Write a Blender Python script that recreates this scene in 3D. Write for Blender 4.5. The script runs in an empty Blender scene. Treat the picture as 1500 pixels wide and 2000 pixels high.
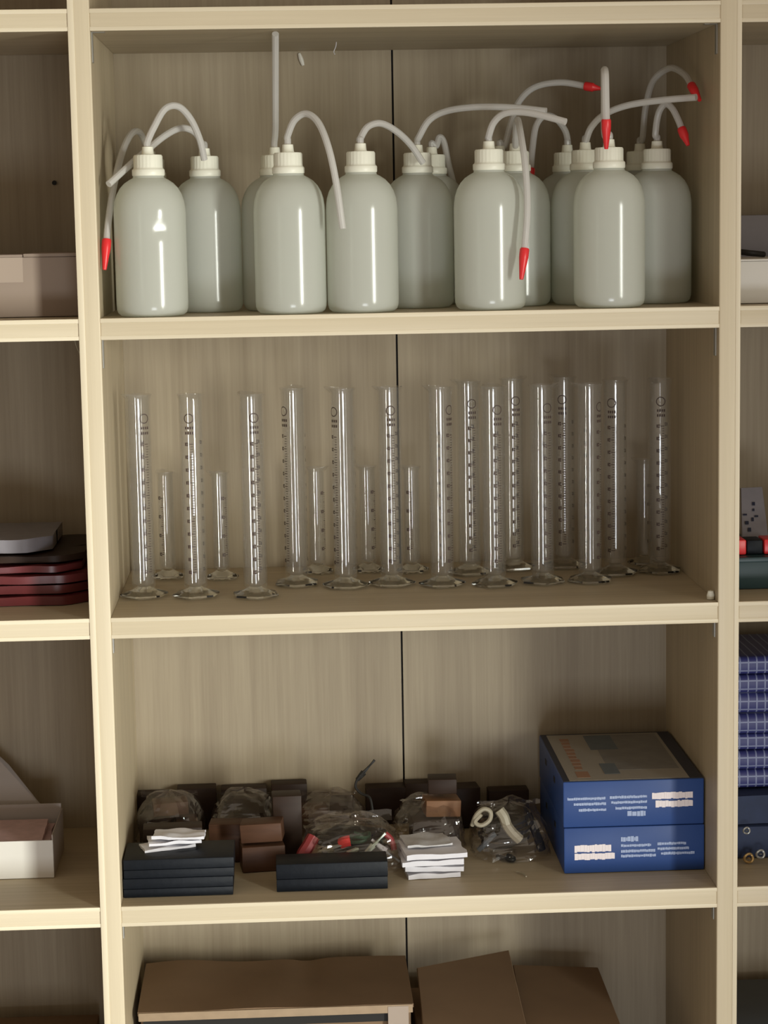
import bpy, bmesh, math, random
from mathutils import Vector, Matrix, noise

S = bpy.context.scene
C = S.collection

# ------------------------------------------------------------------ camera
CAM = Vector((0.19154, -2.27230, 0.10172)); YAW, PITCH, ROLL, FPX = 0.046242, -0.137763, -0.017553, 4168.68
fwd = Vector((math.sin(YAW) * math.cos(PITCH), math.cos(YAW) * math.cos(PITCH), math.sin(PITCH)))
r0 = Vector((math.cos(YAW), -math.sin(YAW), 0)); u0 = r0.cross(fwd)
rgt = math.cos(ROLL) * r0 + math.sin(ROLL) * u0
up = -math.sin(ROLL) * r0 + math.cos(ROLL) * u0
cd = bpy.data.cameras.new('camera'); cam = bpy.data.objects.new('camera', cd); C.objects.link(cam)
cd.sensor_fit = 'VERTICAL'; cd.sensor_height = 36.0; cd.sensor_width = 27.0; cd.lens = 36.0 * FPX / 2000.0
m = Matrix((rgt, up, -fwd)).transposed().to_4x4(); m.translation = CAM
cam.matrix_world = m; S.camera = cam
cd.clip_start = 0.05

# ------------------------------------------------------------------ light
W = bpy.data.worlds.new('world'); S.world = W; W.use_nodes = True
bg = W.node_tree.nodes['Background']; bg.inputs[0].default_value = (1.0, 0.84, 0.66, 1); bg.inputs[1].default_value = 0.44
def area(name, loc, target, sx, sy, power, col, spread=180):
    l = bpy.data.lights.new(name, 'AREA'); l.shape = 'RECTANGLE'; l.size = sx; l.size_y = sy
    l.energy = power; l.color = col; l.spread = math.radians(spread)
    o = bpy.data.objects.new(name, l); C.objects.link(o); o.location = loc
    o.rotation_euler = (Vector(target) - Vector(loc)).to_track_quat('-Z', 'Y').to_euler()
    return o
area('window_daylight', (2.30, -3.0, -0.45), (-1.1, 0, -0.70), 0.38, 1.8, 21, (0.98, 1.0, 0.91), 50)
area('low_fill_light', (0.45, -2.6, -1.0), (0.30, 0, -0.6), 0.7, 0.5, 15, (0.90, 0.95, 1.0))  # added low frontal fill, standing in for daylight bounced off the floor
S.view_settings.view_transform = 'Standard'; S.view_settings.look = 'None'
S.view_settings.gamma = 1.0; S.view_settings.use_curve_mapping = False
S.view_settings.exposure = 0.02
try:
    S.cycles.max_bounces = 16; S.cycles.transparent_max_bounces = 64; S.cycles.transmission_bounces = 16
except Exception: pass

# ------------------------------------------------------------------ helpers
def ray(px, py): return (px - 750) / FPX * rgt - (py - 1000) / FPX * up + fwd
def P(px, py, Y):
    d = ray(px, py); return CAM + d * ((Y - CAM.y) / d.y)
def F(px, py, z):
    d = ray(px, py); return CAM + d * ((z - CAM.z) / d.z)

def box(bm, x0, x1, y0, y1, z0, z1, mat=None):
    v = [bm.verts.new(p) for p in ((x0,y0,z0),(x1,y0,z0),(x1,y1,z0),(x0,y1,z0),(x0,y0,z1),(x1,y0,z1),(x1,y1,z1),(x0,y1,z1))]
    fs = [bm.faces.new([v[i] for i in q]) for q in ((3,2,1,0),(4,5,6,7),(0,1,5,4),(1,2,6,5),(2,3,7,6),(3,0,4,7))]
    if mat is not None:
        for q in v: q.co = mat @ q.co
    return v
def B(*a, bev=0.0, seg=2, mat=None):
    bm = bmesh.new(); box(bm, *a)
    if bev: bmesh.ops.bevel(bm, geom=bm.edges[:], offset=bev, segments=seg, affect='EDGES', profile=0.5)
    if mat is not None: bm.transform(mat)
    return bm
def lathe(bm, prof, seg=32, cx=0, cy=0, cz=0, ripple=None):
    rings = []
    for r, z in prof:
        if r < 1e-6: rings.append([bm.verts.new((cx, cy, cz + z))])
        else:
            rings.append([bm.verts.new((cx + (r + (ripple(k, z) if ripple else 0)) * math.cos(2*math.pi*k/seg),
                                        cy + (r + (ripple(k, z) if ripple else 0)) * math.sin(2*math.pi*k/seg), cz + z)) for k in range(seg)])
    for a, b in zip(rings, rings[1:]):
        for k in range(seg):
            k2 = (k + 1) % seg
            if len(a) == 1 and len(b) == 1: continue
            if len(a) == 1: bm.faces.new((a[0], b[k2], b[k]))
            elif len(b) == 1: bm.faces.new((a[k], a[k2], b[0]))
            else: bm.faces.new((a[k], a[k2], b[k2], b[k]))
def smooth_path(pts, n=8):
    pts = [Vector(p) for p in pts]; out = []
    q = [2*pts[0] - pts[1]] + pts + [2*pts[-1] - pts[-2]]
    for i in range(1, len(q) - 2):
        a, b, c, d = q[i-1], q[i], q[i+1], q[i+2]
        for k in range(n):
            t = k / n
            out.append(0.5 * ((2*b) + (c - a)*t + (2*a - 5*b + 4*c - d)*t*t + (3*b - a - 3*c + d)*t*t*t))
    out.append(pts[-1]); return out
def tube(bm, pts, rad, seg=10, cap=True):
    n = len(pts); prev = None; rings = []
    for i, p in enumerate(pts):
        t = (pts[min(i+1, n-1)] - pts[max(i-1, 0)]).normalized()
        if prev is None:
            prev = t.orthogonal().normalized()
        prev = (prev - t * prev.dot(t)); prev = prev.normalized() if prev.length > 1e-9 else t.orthogonal().normalized()
        b = t.cross(prev); r = rad(i / (n - 1)) if callable(rad) else rad
        rings.append([bm.verts.new(p + r * (math.cos(2*math.pi*k/seg) * prev + math.sin(2*math.pi*k/seg) * b)) for k in range(seg)])
    for a, b in zip(rings, rings[1:]):
        for k in range(seg): bm.faces.new((a[k], a[(k+1) % seg], b[(k+1) % seg], b[k]))
    if cap:
        bm.faces.new(rings[0][::-1]); bm.faces.new(rings[-1])
def obj(name, bm, mat, parent=None, smooth=True, angle=0.6, **props):
    if parent is not None: bm.transform(Matrix.Translation(-WL[parent.name]))
    bmesh.ops.recalc_face_normals(bm, faces=bm.faces[:])
    me = bpy.data.meshes.new(name); 
    if smooth:
        for f in bm.faces: f.smooth = True
        for e in bm.edges:
            if len(e.link_faces) == 2 and e.calc_face_angle(0) > angle: e.smooth = False
    bm.to_mesh(me); bm.free(); me.materials.append(mat)
    o = bpy.data.objects.new(name, me); C.objects.link(o)
    if parent is not None: o.parent = parent; WL[o.name] = WL[parent.name]
    else: WL[o.name] = Vector((0, 0, 0))
    for k, v in props.items(): o[k] = v
    return o
WL = {}
def thing(name, label, cat, loc=(0,0,0), group=None):
    o = bpy.data.objects.new(name, None); o.empty_display_size = 0.02; C.objects.link(o); o.location = loc
    WL[o.name] = Vector(loc); o['label'] = label; o['category'] = cat
    if group: o['group'] = group
    return o
def solo(name, bm, mat, label, cat, group=None, loc=None, **k):
    if loc is not None: bm.transform(Matrix.Translation(-Vector(loc)))
    o = obj(name, bm, mat, **k); o['label'] = label; o['category'] = cat
    if loc is not None: o.location = loc; WL[o.name] = Vector(loc)
    if group: o['group'] = group
    return o

# ------------------------------------------------------------------ materials
def new_mat(name):
    M = bpy.data.materials.new(name); M.use_nodes = True; return M, M.node_tree.nodes, M.node_tree.links
def plain(name, col, rough=0.5, spec=0.5, var=0.0, scale=(40,40,40), bump=0.0, metal=0.0):
    M, N, L = new_mat(name); b = N['Principled BSDF']
    b.inputs['Base Color'].default_value = (*col, 1); b.inputs['Roughness'].default_value = rough
    b.inputs['Specular IOR Level'].default_value = spec; b.inputs['Metallic'].default_value = metal
    if var or bump:
        tc = N.new('ShaderNodeTexCoord'); mp = N.new('ShaderNodeMapping'); mp.inputs['Scale'].default_value = scale
        nz = N.new('ShaderNodeTexNoise'); nz.inputs['Scale'].default_value = 1.0; nz.inputs['Detail'].default_value = 5
        L.new(tc.outputs['Object'], mp.inputs[0]); L.new(mp.outputs[0], nz.inputs['Vector'])
        if var:
            mx = N.new('ShaderNodeMix'); mx.data_type = 'RGBA'
            mx.inputs[6].default_value = (*[c * (1 - var) for c in col], 1); mx.inputs[7].default_value = (*[min(1, c * (1 + var)) for c in col], 1)
            L.new(nz.outputs['Fac'], mx.inputs[0]); L.new(mx.outputs[2], b.inputs['Base Color'])
        if bump:
            bp = N.new('ShaderNodeBump'); bp.inputs['Strength'].default_value = bump; bp.inputs['Distance'].default_value = 0.002
            L.new(nz.outputs['Fac'], bp.inputs['Height']); L.new(bp.outputs[0], b.inputs['Normal'])
    return M
def wood(name, a, b_, sc, rough=0.45, spec=0.35):
    M, N, L = new_mat(name); b = N['Principled BSDF']; b.inputs['Roughness'].default_value = rough; b.inputs['Specular IOR Level'].default_value = spec
    tc = N.new('ShaderNodeTexCoord')
    def nz(scale, det):
        mp = N.new('ShaderNodeMapping'); mp.inputs['Scale'].default_value = scale
        n = N.new('ShaderNodeTexNoise'); n.inputs['Scale'].default_value = 1; n.inputs['Detail'].default_value = det; n.inputs['Roughness'].default_value = 0.65
        L.new(tc.outputs['Object'], mp.inputs[0]); L.new(mp.outputs[0], n.inputs['Vector']); return n
    n1 = nz(sc, 6); n2 = nz(tuple(s * 0.12 for s in sc), 3)
    ad = N.new('ShaderNodeMath'); ad.operation = 'ADD'; L.new(n1.outputs['Fac'], ad.inputs[0]); L.new(n2.outputs['Fac'], ad.inputs[1])
    cr = N.new('ShaderNodeValToRGB'); cr.color_ramp.elements[0].position = 0.36; cr.color_ramp.elements[1].position = 0.66
    cr.color_ramp.elements[0].color = (*a, 1); cr.color_ramp.elements[1].color = (*b_, 1)
    hf = N.new('ShaderNodeMath'); hf.operation = 'MULTIPLY'; hf.inputs[1].default_value = 0.5
    L.new(ad.outputs[0], hf.inputs[0]); L.new(hf.outputs[0], cr.inputs[0]); L.new(cr.outputs[0], b.inputs['Base Color'])
    bp = N.new('ShaderNodeBump'); bp.inputs['Strength'].default_value = 0.08; bp.inputs['Distance'].default_value = 0.001
    L.new(n1.outputs['Fac'], bp.inputs['Height']); L.new(bp.outputs[0], b.inputs['Normal'])
    return M
LA, LB = (0.40, 0.325, 0.215), (0.53, 0.44, 0.305)
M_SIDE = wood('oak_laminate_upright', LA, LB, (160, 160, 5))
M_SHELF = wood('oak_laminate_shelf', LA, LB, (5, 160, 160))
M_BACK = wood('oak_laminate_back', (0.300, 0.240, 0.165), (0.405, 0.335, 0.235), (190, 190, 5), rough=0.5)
M_EDGE = wood('pale_edge_band_horizontal', (0.57, 0.485, 0.345), (0.65, 0.56, 0.41), (4, 200, 200), rough=0.4)
M_EDGEV = wood('pale_edge_band_vertical', (0.57, 0.485, 0.345), (0.65, 0.56, 0.41), (200, 200, 4), rough=0.4)
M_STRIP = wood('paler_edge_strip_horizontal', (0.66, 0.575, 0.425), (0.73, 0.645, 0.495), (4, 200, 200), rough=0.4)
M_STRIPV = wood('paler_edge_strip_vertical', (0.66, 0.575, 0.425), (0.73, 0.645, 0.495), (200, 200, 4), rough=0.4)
M_WALL = plain('dark_wall', (0.10, 0.09, 0.08), 0.9)
M_FLOOR = plain('floor_tiles', (0.45, 0.42, 0.38), 0.5, var=0.15, scale=(6, 6, 6))
M_STEEL = plain('steel', (0.45, 0.45, 0.43), 0.4, metal=0.8)
M_PAINT = plain('white_paint_spot', (0.75, 0.72, 0.66), 0.6)
M_CAP = plain('cap_plastic', (0.80, 0.79, 0.68), 0.4)
M_RED = plain('red_plastic', (0.72, 0.025, 0.03), 0.35)
M_REDD = plain('dull_red_rubber', (0.26, 0.03, 0.033), 0.5)
M_BLACK = plain('black_plastic', (0.005, 0.007, 0.011), 0.5, spec=0.2, var=0.25, scale=(120,120,120), bump=0.15)
M_BLACKM = plain('black_matt', (0.018, 0.016, 0.014), 0.55, spec=0.3)
M_PAPER = plain('paper', (0.70, 0.69, 0.74), 0.75, var=0.06, scale=(60,60,60))
M_PAPERP = plain('paper_printed', (0.56, 0.555, 0.57), 0.75, var=0.18, scale=(260,260,260))
M_BLUE = plain('blue_box_card', (0.024, 0.066, 0.235), 0.42, spec=0.35, var=0.08, scale=(30,30,30))
M_NAVY = plain('dark_navy_card', (0.02, 0.025, 0.05), 0.5)
M_WHITEP = plain('white_print', (0.86, 0.78, 0.80), 0.6)
M_PALEP = plain('pale_blue_print', (0.36, 0.44, 0.66), 0.6)
M_LABEL = plain('grey_beige_label', (0.36, 0.33, 0.29), 0.55, var=0.10, scale=(25,25,25))
M_LABELG = plain('label_picture_grey', (0.23, 0.22, 0.21), 0.55, var=0.25, scale=(45,45,45))
M_LABELB = plain('label_picture_blue', (0.14, 0.17, 0.20), 0.55, var=0.2, scale=(60,60,60))
M_LABELO = plain('label_orange_print', (0.36, 0.20, 0.13), 0.55)
M_CARD = plain('cardboard', (0.235, 0.155, 0.095), 0.85, spec=0.15, var=0.10, scale=(20,20,20), bump=0.1)
M_CARDE = plain('cardboard_edge', (0.38, 0.28, 0.19), 0.85, spec=0.15, var=0.15, scale=(80,80,80))
M_CARDG = plain('greyish_cardboard', (0.30, 0.235, 0.19), 0.8, spec=0.2, var=0.06, scale=(15,15,15))
M_TAPE = plain('packing_tape', (0.40, 0.32, 0.26), 0.3)
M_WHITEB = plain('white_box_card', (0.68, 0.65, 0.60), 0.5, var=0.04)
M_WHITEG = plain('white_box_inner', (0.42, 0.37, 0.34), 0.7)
M_PINK = plain('pink_paper', (0.62, 0.43, 0.43), 0.7, var=0.25, scale=(90,90,90))
M_MAROON = plain('maroon_plastic', (0.125, 0.020, 0.023), 0.35, var=0.35, scale=(25,25,25))
M_BROWN = plain('brown_wood', (0.085, 0.040, 0.022), 0.5, spec=0.2, var=0.35, scale=(30,160,160))
M_BROWNL = plain('light_brown_wood', (0.21, 0.105, 0.052), 0.5, spec=0.2, var=0.25, scale=(30,160,160))
M_DKBROWN = plain('dark_brown_wood', (0.030, 0.016, 0.010), 0.5, spec=0.2, var=0.3, scale=(40,160,160))
M_BEIGE = plain('beige_rubber', (0.34, 0.30, 0.22), 0.5)
M_GREEN = plain('pale_green_metal', (0.50, 0.56, 0.47), 0.3, metal=0.3)
M_DKGREEN = plain('dark_green_rubber', (0.02, 0.07, 0.04), 0.45)
M_GREYP = plain('grey_printed_panel', (0.24, 0.225, 0.25), 0.5, var=0.15, scale=(60,60,60))
M_TEAL = plain('dark_teal_plastic', (0.018, 0.045, 0.05), 0.4)
M_NAVYC = plain('navy_cloth', (0.016, 0.028, 0.075), 0.7, var=0.3, scale=(70,70,70))
M_SLATE = plain('slate_blue_card', (0.10, 0.115, 0.135), 0.6, var=0.12, scale=(30,30,30))
M_BRASS = plain('brass', (0.50, 0.33, 0.14), 0.35, metal=0.7)
M_INK = plain('brown_ink', (0.055, 0.03, 0.025), 0.6)

def hdpe():
    M, N, L = new_mat('milky_polyethylene'); out = N['Material Output']; b = N['Principled BSDF']
    b.inputs['Base Color'].default_value = (0.77, 0.785, 0.73, 1); b.inputs['Roughness'].default_value = 0.17; b.inputs['Specular IOR Level'].default_value = 0.75
    t = N.new('ShaderNodeBsdfTranslucent'); t.inputs[0].default_value = (0.80, 0.82, 0.74, 1)
    tr = N.new('ShaderNodeBsdfTransparent'); tr.inputs[0].default_value = (0.9, 0.92, 0.88, 1)
    m1 = N.new('ShaderNodeMixShader'); m1.inputs[0].default_value = 0.42; L.new(b.outputs[0], m1.inputs[1]); L.new(t.outputs[0], m1.inputs[2])
    m2 = N.new('ShaderNodeMixShader'); m2.inputs[0].default_value = 0.17; L.new(m1.outputs[0], m2.inputs[1]); L.new(tr.outputs[0], m2.inputs[2])
    L.new(m2.outputs[0], out.inputs[0]); return M
def tubing():
    M, N, L = new_mat('translucent_tubing'); out = N['Material Output']; b = N['Principled BSDF']
    b.inputs['Base Color'].default_value = (0.74, 0.72, 0.70, 1); b.inputs['Roughness'].default_value = 0.25
    t = N.new('ShaderNodeBsdfTranslucent'); t.inputs[0].default_value = (0.8, 0.79, 0.76, 1)
    tr = N.new('ShaderNodeBsdfTransparent')
    m1 = N.new('ShaderNodeMixShader'); m1.inputs[0].default_value = 0.35; L.new(b.outputs[0], m1.inputs[1]); L.new(t.outputs[0], m1.inputs[2])
    m2 = N.new('ShaderNodeMixShader'); m2.inputs[0].default_value = 0.16; L.new(m1.outputs[0], m2.inputs[1]); L.new(tr.outputs[0], m2.inputs[2])
    L.new(m2.outputs[0], out.inputs[0]); return M
def thin_glass(name, rough=0.02, tint=(0.95, 0.96, 0.95), edge=1.0, haze=0.0, hazecol=(0.6, 0.6, 0.6), bump=0.0, f0=0.045):
    M, N, L = new_mat(name); out = N['Material Output']; N.remove(N['Principled BSDF'])
    g = N.new('ShaderNodeBsdfGlossy'); g.inputs['Roughness'].default_value = rough; g.inputs[0].default_value = (1, 1, 1, 1)
    tr = N.new('ShaderNodeBsdfTransparent'); tr.inputs[0].default_value = (*tint, 1)
    lw = N.new('ShaderNodeLayerWeight'); pw = N.new('ShaderNodeMath'); pw.operation = 'POWER'; pw.inputs[1].default_value = 5.0   # Schlick, same from both sides of the wall
    L.new(lw.outputs['Facing'], pw.inputs[0])
    mu = N.new('ShaderNodeMath'); mu.operation = 'MULTIPLY_ADD'; mu.inputs[1].default_value = 0.96 * edge; mu.inputs[2].default_value = f0; mu.use_clamp = True
    L.new(pw.outputs[0], mu.inputs[0])
    base = tr
    if haze:
        d = N.new('ShaderNodeBsdfDiffuse'); d.inputs[0].default_value = (*hazecol, 1)
        mh = N.new('ShaderNodeMixShader'); mh.inputs[0].default_value = haze; L.new(tr.outputs[0], mh.inputs[1]); L.new(d.outputs[0], mh.inputs[2]); base = mh
    mx = N.new('ShaderNodeMixShader'); L.new(mu.outputs[0], mx.inputs[0]); L.new(base.outputs[0], mx.inputs[1]); L.new(g.outputs[0], mx.inputs[2])
    L.new(mx.outputs[0], out.inputs[0])
    if bump:
        tc = N.new('ShaderNodeTexCoord'); nz = N.new('ShaderNodeTexNoise'); nz.inputs['Scale'].default_value = 90; L.new(tc.outputs['Object'], nz.inputs['Vector'])
        bp = N.new('ShaderNodeBump'); bp.inputs['Strength'].default_value = bump; bp.inputs['Distance'].default_value = 0.003
        L.new(nz.outputs['Fac'], bp.inputs['Height']); L.new(bp.outputs[0], g.inputs['Normal'])
    return M
def solid_glass():
    M, N, L = new_mat('foot_glass'); b = N['Principled BSDF']
    b.inputs['Transmission Weight'].default_value = 1.0; b.inputs['Roughness'].default_value = 0.03; b.inputs['IOR'].default_value = 1.46
    b.inputs['Base Color'].default_value = (0.95, 0.97, 0.96, 1); return M
M_HDPE = hdpe(); M_TUBE = tubing(); M_GLASS = thin_glass('cylinder_glass', 0.03, (0.955, 0.955, 0.95), 1.0, haze=0.035, f0=0.055)
M_FOOT = solid_glass()
M_FILM = thin_glass('clear_plastic_film', 0.07, (0.90, 0.88, 0.86), 0.7, haze=0.04, hazecol=(0.42, 0.36, 0.33), bump=0.30, f0=0.10)

# ------------------------------------------------------------------ room and shelving unit
D = 0.318; ZS = [0.9620, 0.6417, 0.3202, 0.0, -0.3216, -0.6438, -0.966, -1.245]; TH = 0.0222
FLOOR = -1.32; TOP = 0.985
obj('floor', B(-3.5, 4, -4.5, D + 0.03, FLOOR - 0.1, FLOOR), M_FLOOR, kind='structure')
obj('wall_back', B(-3.5, 4, D + 0.016, D + 0.12, FLOOR, 1.35), M_WALL, kind='structure')
unit = thing('shelving_unit', 'pale oak shelving unit with open compartments filling the whole picture', 'shelf', (0.33, 0.1, FLOOR))
UPX = [(-0.7043, -0.682), (-0.0223, 0.0), (0.66, 0.6823), (1.3423, 1.3646)]
for a, b in UPX:
    u = obj('upright', B(a, b, 0.004, D, FLOOR + 0.001, TOP, bev=0.0004, seg=1), M_SIDE, unit)
    obj('edge_band', B(a - 0.0003, b + 0.0003, 0.0, 0.0042, FLOOR + 0.001, TOP + 0.0003, bev=0.0015, seg=3), M_EDGEV, u)
    c0 = a - 0.0003 if a < 0.3 else b - 0.0050
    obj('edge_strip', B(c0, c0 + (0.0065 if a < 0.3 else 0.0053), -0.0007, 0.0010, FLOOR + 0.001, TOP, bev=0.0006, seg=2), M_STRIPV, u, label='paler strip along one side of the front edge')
BAYS = [(-0.682, -0.0223), (0.0, 0.66), (0.6823, 1.3423)]
for bi, (a, b) in enumerate(BAYS):
    for zi, z in enumerate(ZS):
        z -= 0.0006
        s = obj('shelf', B(a, b, 0.0045, D - 0.0005, z - TH, z, bev=0.0004, seg=1), M_SHELF, unit)
        obj('edge_band', B(a, b, 0.0006, 0.0047, z - TH - 0.0003, z + 0.0003, bev=0.0015, seg=3), M_EDGE, s)
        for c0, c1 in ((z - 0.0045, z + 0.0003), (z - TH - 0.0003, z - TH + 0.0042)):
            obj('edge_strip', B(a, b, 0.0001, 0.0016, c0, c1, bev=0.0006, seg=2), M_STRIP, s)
    mid = (a + b) / 2 + (0.0005 if bi == 1 else 0.01)
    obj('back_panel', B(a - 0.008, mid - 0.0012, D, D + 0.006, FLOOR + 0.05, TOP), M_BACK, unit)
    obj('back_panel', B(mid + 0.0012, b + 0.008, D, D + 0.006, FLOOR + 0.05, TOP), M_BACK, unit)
# small metal shelf supports in the upper front corners of the compartments
for X, sgn in ((0.0, 1), (0.66, -1)):
    for zi, z in ((2, 0.3202), (3, 0.0), (4, -0.3216), (5, -0.6438)):
        bm = bmesh.new(); zz = z - TH
        dark = 0.018 if sgn < 0 else 0.012
        box(bm, min(X, X + sgn*0.0012), max(X, X + sgn*0.0012), 0.016, 0.026, zz - (0.032 if zi < 4 else 0.02), zz)
        box(bm, min(X, X + sgn*0.014), max(X, X + sgn*0.014), 0.016, 0.026, zz - 0.0012, zz)
        bmesh.ops.bevel(bm, geom=bm.edges[:], offset=0.0003, segments=1, affect='EDGES')
        obj('shelf_bracket', bm, M_STEEL, unit)
bm = bmesh.new(); q = P(1400, 1158, 0.02); lathe(bm, [(0, 0), (0.004, 0), (0.0045, 0.004), (0.003, 0.009), (0, 0.010)], 12, 0.6555, 0.02, -0.3216)
solo('rubber_stopper', bm, M_CAP, 'tiny white plug in the front right corner of the cylinder shelf', 'plug', loc=(0.6555, 0.02, -0.3216))
bm = bmesh.new(); tube(bm, smooth_path([P(584, 104, D - 0.001), P(588, 116, D - 0.001), P(592, 128, D - 0.001)], 4), lambda t: 0.0016 + 0.0012 * math.sin(3 * t), 8)
obj('paint_mark', bm, M_PAINT, unit, label='white paint smear on the back panel')
bm = bmesh.new(); tube(bm, [P(106, 357, D + 0.001), P(106, 357, D - 0.003)], 0.0028, 10)
obj('nail', bm, M_BLACKM, unit)
bm = bmesh.new(); tube(bm, smooth_path([P(657, 80, 0.19), P(656, 90, 0.187), P(652, 101, 0.183), P(654, 106, 0.18)], 5), 0.0005, 6)
solo('thread', bm, M_PAPER, 'short pale thread hanging from the underside of the top shelf board', 'thread')
bm = bmesh.new(); tube(bm, smooth_path([P(146, 664, 0.03), P(150, 678, 0.03), P(158, 695, 0.028), P(162, 712, 0.027)], 5), 0.0007, 6)
solo('string', bm, M_BEIGE, 'thin pale string hanging beside the left upright above the red stack', 'string')

# ------------------------------------------------------------------ wash bottles
BR = 0.0385
prof = [(0, 0.0015), (0.024, 0.0015), (0.029, 0.0), (0.0335, 0.0006), (0.0368, 0.0032), (0.0382, 0.0075), (BR, 0.013), (BR, 0.040), (BR, 0.060), (BR, 0.070), (BR, 0.078), (BR, 0.083), (BR, 0.088), (BR, 0.093), (BR, 0.098), (BR, 0.103), (BR, 0.108), (0.0382, 0.1140),
        (0.0371, 0.1215), (0.0347, 0.1290), (0.0310, 0.1355), (0.0262, 0.1407), (0.0206, 0.1444), (0.0170, 0.1462), (0.0162, 0.1490), (0.0152, 0.1495), (0.0150, 0.152)]
G_B = 'wash bottles on the upper shelf'
src = None
def wash_bottle(px, Y, label, path, tip=None, ytube=None, rt=0.0037, py=500):
    global src
    c = P(px, py, Y); loc = Vector((c.x, Y, 0.0))
    if src is None:
        o = thing('wash_bottle', label, 'bottle', loc, G_B)
        bm = bmesh.new(); lathe(bm, prof, 48, loc.x, loc.y, 0); body = obj('body', bm, M_HDPE, o)
        bm = bmesh.new()
        lathe(bm, [(0.0140, 0.1485), (0.0170, 0.1485), (0.0174, 0.1495), (0.0174, 0.1545), (0.0166, 0.1556), (0.0158, 0.1560), (0.0152, 0.1580), (0.0152, 0.1690), (0.0144, 0.1705), (0.0070, 0.1710), (0.0064, 0.1722), (0.0058, 0.1790), (0.0040, 0.1795), (0, 0.1795)], 72,
              loc.x, loc.y, 0, ripple=lambda k, z: (0.00035 if k % 3 == 0 else -0.0002) if 0.1575 < z < 0.1695 else 0)
        cap = obj('screw_cap', bm, M_CAP, o, angle=0.9)
        src = (o, body, cap)
    else:
        s, body, cap = src
        o = s.copy(); C.objects.link(o); o.location = loc; o['label'] = label; WL[o.name] = loc.copy()
        for ch in (body, cap):
            d = ch.copy(); C.objects.link(d); d.parent = o; d.matrix_parent_inverse = Matrix.Identity(4); WL[d.name] = loc
        o.rotation_euler = (0, 0, random.Random(px).random() * 6)
        o.rotation_euler = (0, 0, 0)
    top = Vector((loc.x, loc.y, 0.178))
    pts = [top, top + Vector((0, 0, 0.006))] + [P(a, b, y) for a, b, y in path]
    bm = bmesh.new(); tube(bm, smooth_path(pts, 7), rt, 10); obj('delivery_tube', bm, M_TUBE, o)
    if tip:
        a = pts[-1]; b = P(*tip); dirn = (b - a).normalized()
        bm = bmesh.new(); a2 = a - dirn * 0.004
        tube(bm, [a2, a2 + dirn*0.0015, a + dirn*0.006, a.lerp(b, 0.5), b - dirn*0.002, b],
             lambda t: [0.0044, 0.0052, 0.0051, 0.0040, 0.0024, 0.0020][round(t * 5)], 12)
        obj('nozzle_tip', bm, M_RED, o, label='red conical nozzle tip')
    return o
wash_bottle(295, .042, 'milky wash bottle at the left end of the front row, tube arching right',
            [(300, 250, .043), (322, 213, .048), (348, 208, .055), (372, 232, .065), (390, 272, .075), (399, 312, .083)])
wash_bottle(300, .208, 'wash bottle hidden behind the leftmost one, its red-tipped tube hanging at the left wall',
            [(284, 280, .19), (272, 258, .165), (256, 262, .13), (238, 300, .09), (222, 365, .06), (212, 430, .042), (208, 474, .034)], (204, 527, .028))
wash_bottle(405, .125, 'wash bottle second from the left in the row behind, tube arching left over its neighbour',
            [(396, 285, .120), (382, 260, .108), (356, 250, .098), (325, 263, .085), (285, 295, .068), (245, 330, .05), (212, 360, .032)])
wash_bottle(541, .127, 'wash bottle with a long straight upright tube, behind a front bottle near the left',
            [(538, 250, .118), (538, 170, .085), (538, 100, .05), (538, 66, .03)])
wash_bottle(567, .042, 'front row wash bottle whose tube arches right and dangles before the next bottle',
            [(562, 265, .041), (575, 235, .036), (598, 222, .03), (622, 240, .018), (642, 290, .002), (657, 360, -.003), (669, 447, -.006)])
wash_bottle(708, .042, 'front row wash bottle left of the back seam, tube arching right',
            [(703, 272, .044), (718, 248, .05), (744, 241, .06), (775, 257, .075), (803, 284, .09), (826, 318, .10)])
wash_bottle(818, .125, 'wash bottle just right of the back seam, long bare tube sweeping right',
            [(818, 268, .122), (838, 235, .118), (872, 217, .110), (930, 209, .098), (1000, 210, .085), (1067, 217, .07)])
wash_bottle(846, .208, 'rear row wash bottle mostly hidden right of the back seam, thin tube drooping right',
            [(852, 285, .21), (858, 268, .21), (867, 278, .212), (876, 320, .213), (889, 372, .214)])
wash_bottle(957, .042, 'front row wash bottle right of centre with a bare tube bending right',
            [(954, 268, .041), (964, 240, .038), (985, 222, .03), (1020, 219, .02), (1060, 226, .008), (1105, 238, -.005)])
wash_bottle(1008, .125, 'wash bottle behind the front one right of centre, red-tipped tube hanging down in front',
            [(1007, 285, .120), (1008, 250, .10), (1011, 234, .075), (1017, 262, .04), (1026, 325, .012), (1030, 410, .0), (1024, 492, -.006)], (1018, 546, -.01))
wash_bottle(978, .210, 'rear row wash bottle hidden right of centre, red-tipped tube sweeping high to the right',
            [(985, 285, .212), (998, 240, .214), (1014, 198, .21), (1045, 170, .20), (1095, 161, .185), (1148, 169, .17)], (1173, 173, .165))
wash_bottle(1109, .210, 'rear row wash bottle whose low arching tube ends in a red tip pointing down',
            [(1110, 290, .212), (1105, 258, .212), (1086, 232, .205), (1064, 226, .19), (1047, 246, .178), (1040, 290, .17), (1036, 335, .165)], (1034, 358, .163))
wash_bottle(1144, .126, 'wash bottle left of the rightmost front one, bare tube sweeping right to the corner',
            [(1143, 280, .124), (1154, 250, .120), (1180, 224, .110), (1225, 206, .095), (1290, 196, .075), (1360, 190, .05)])
wash_bottle(1190, .042, 'rightmost bottle of the front row, looped tube with its red tip above the cap',
            [(1182, 262, .055), (1181, 190, .062), (1181, 145, .05), (1181, 137, .03), (1182, 150, .012), (1183, 200, .006), (1184, 240, .006)], (1184, 291, .010), rt=0.0042)
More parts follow.
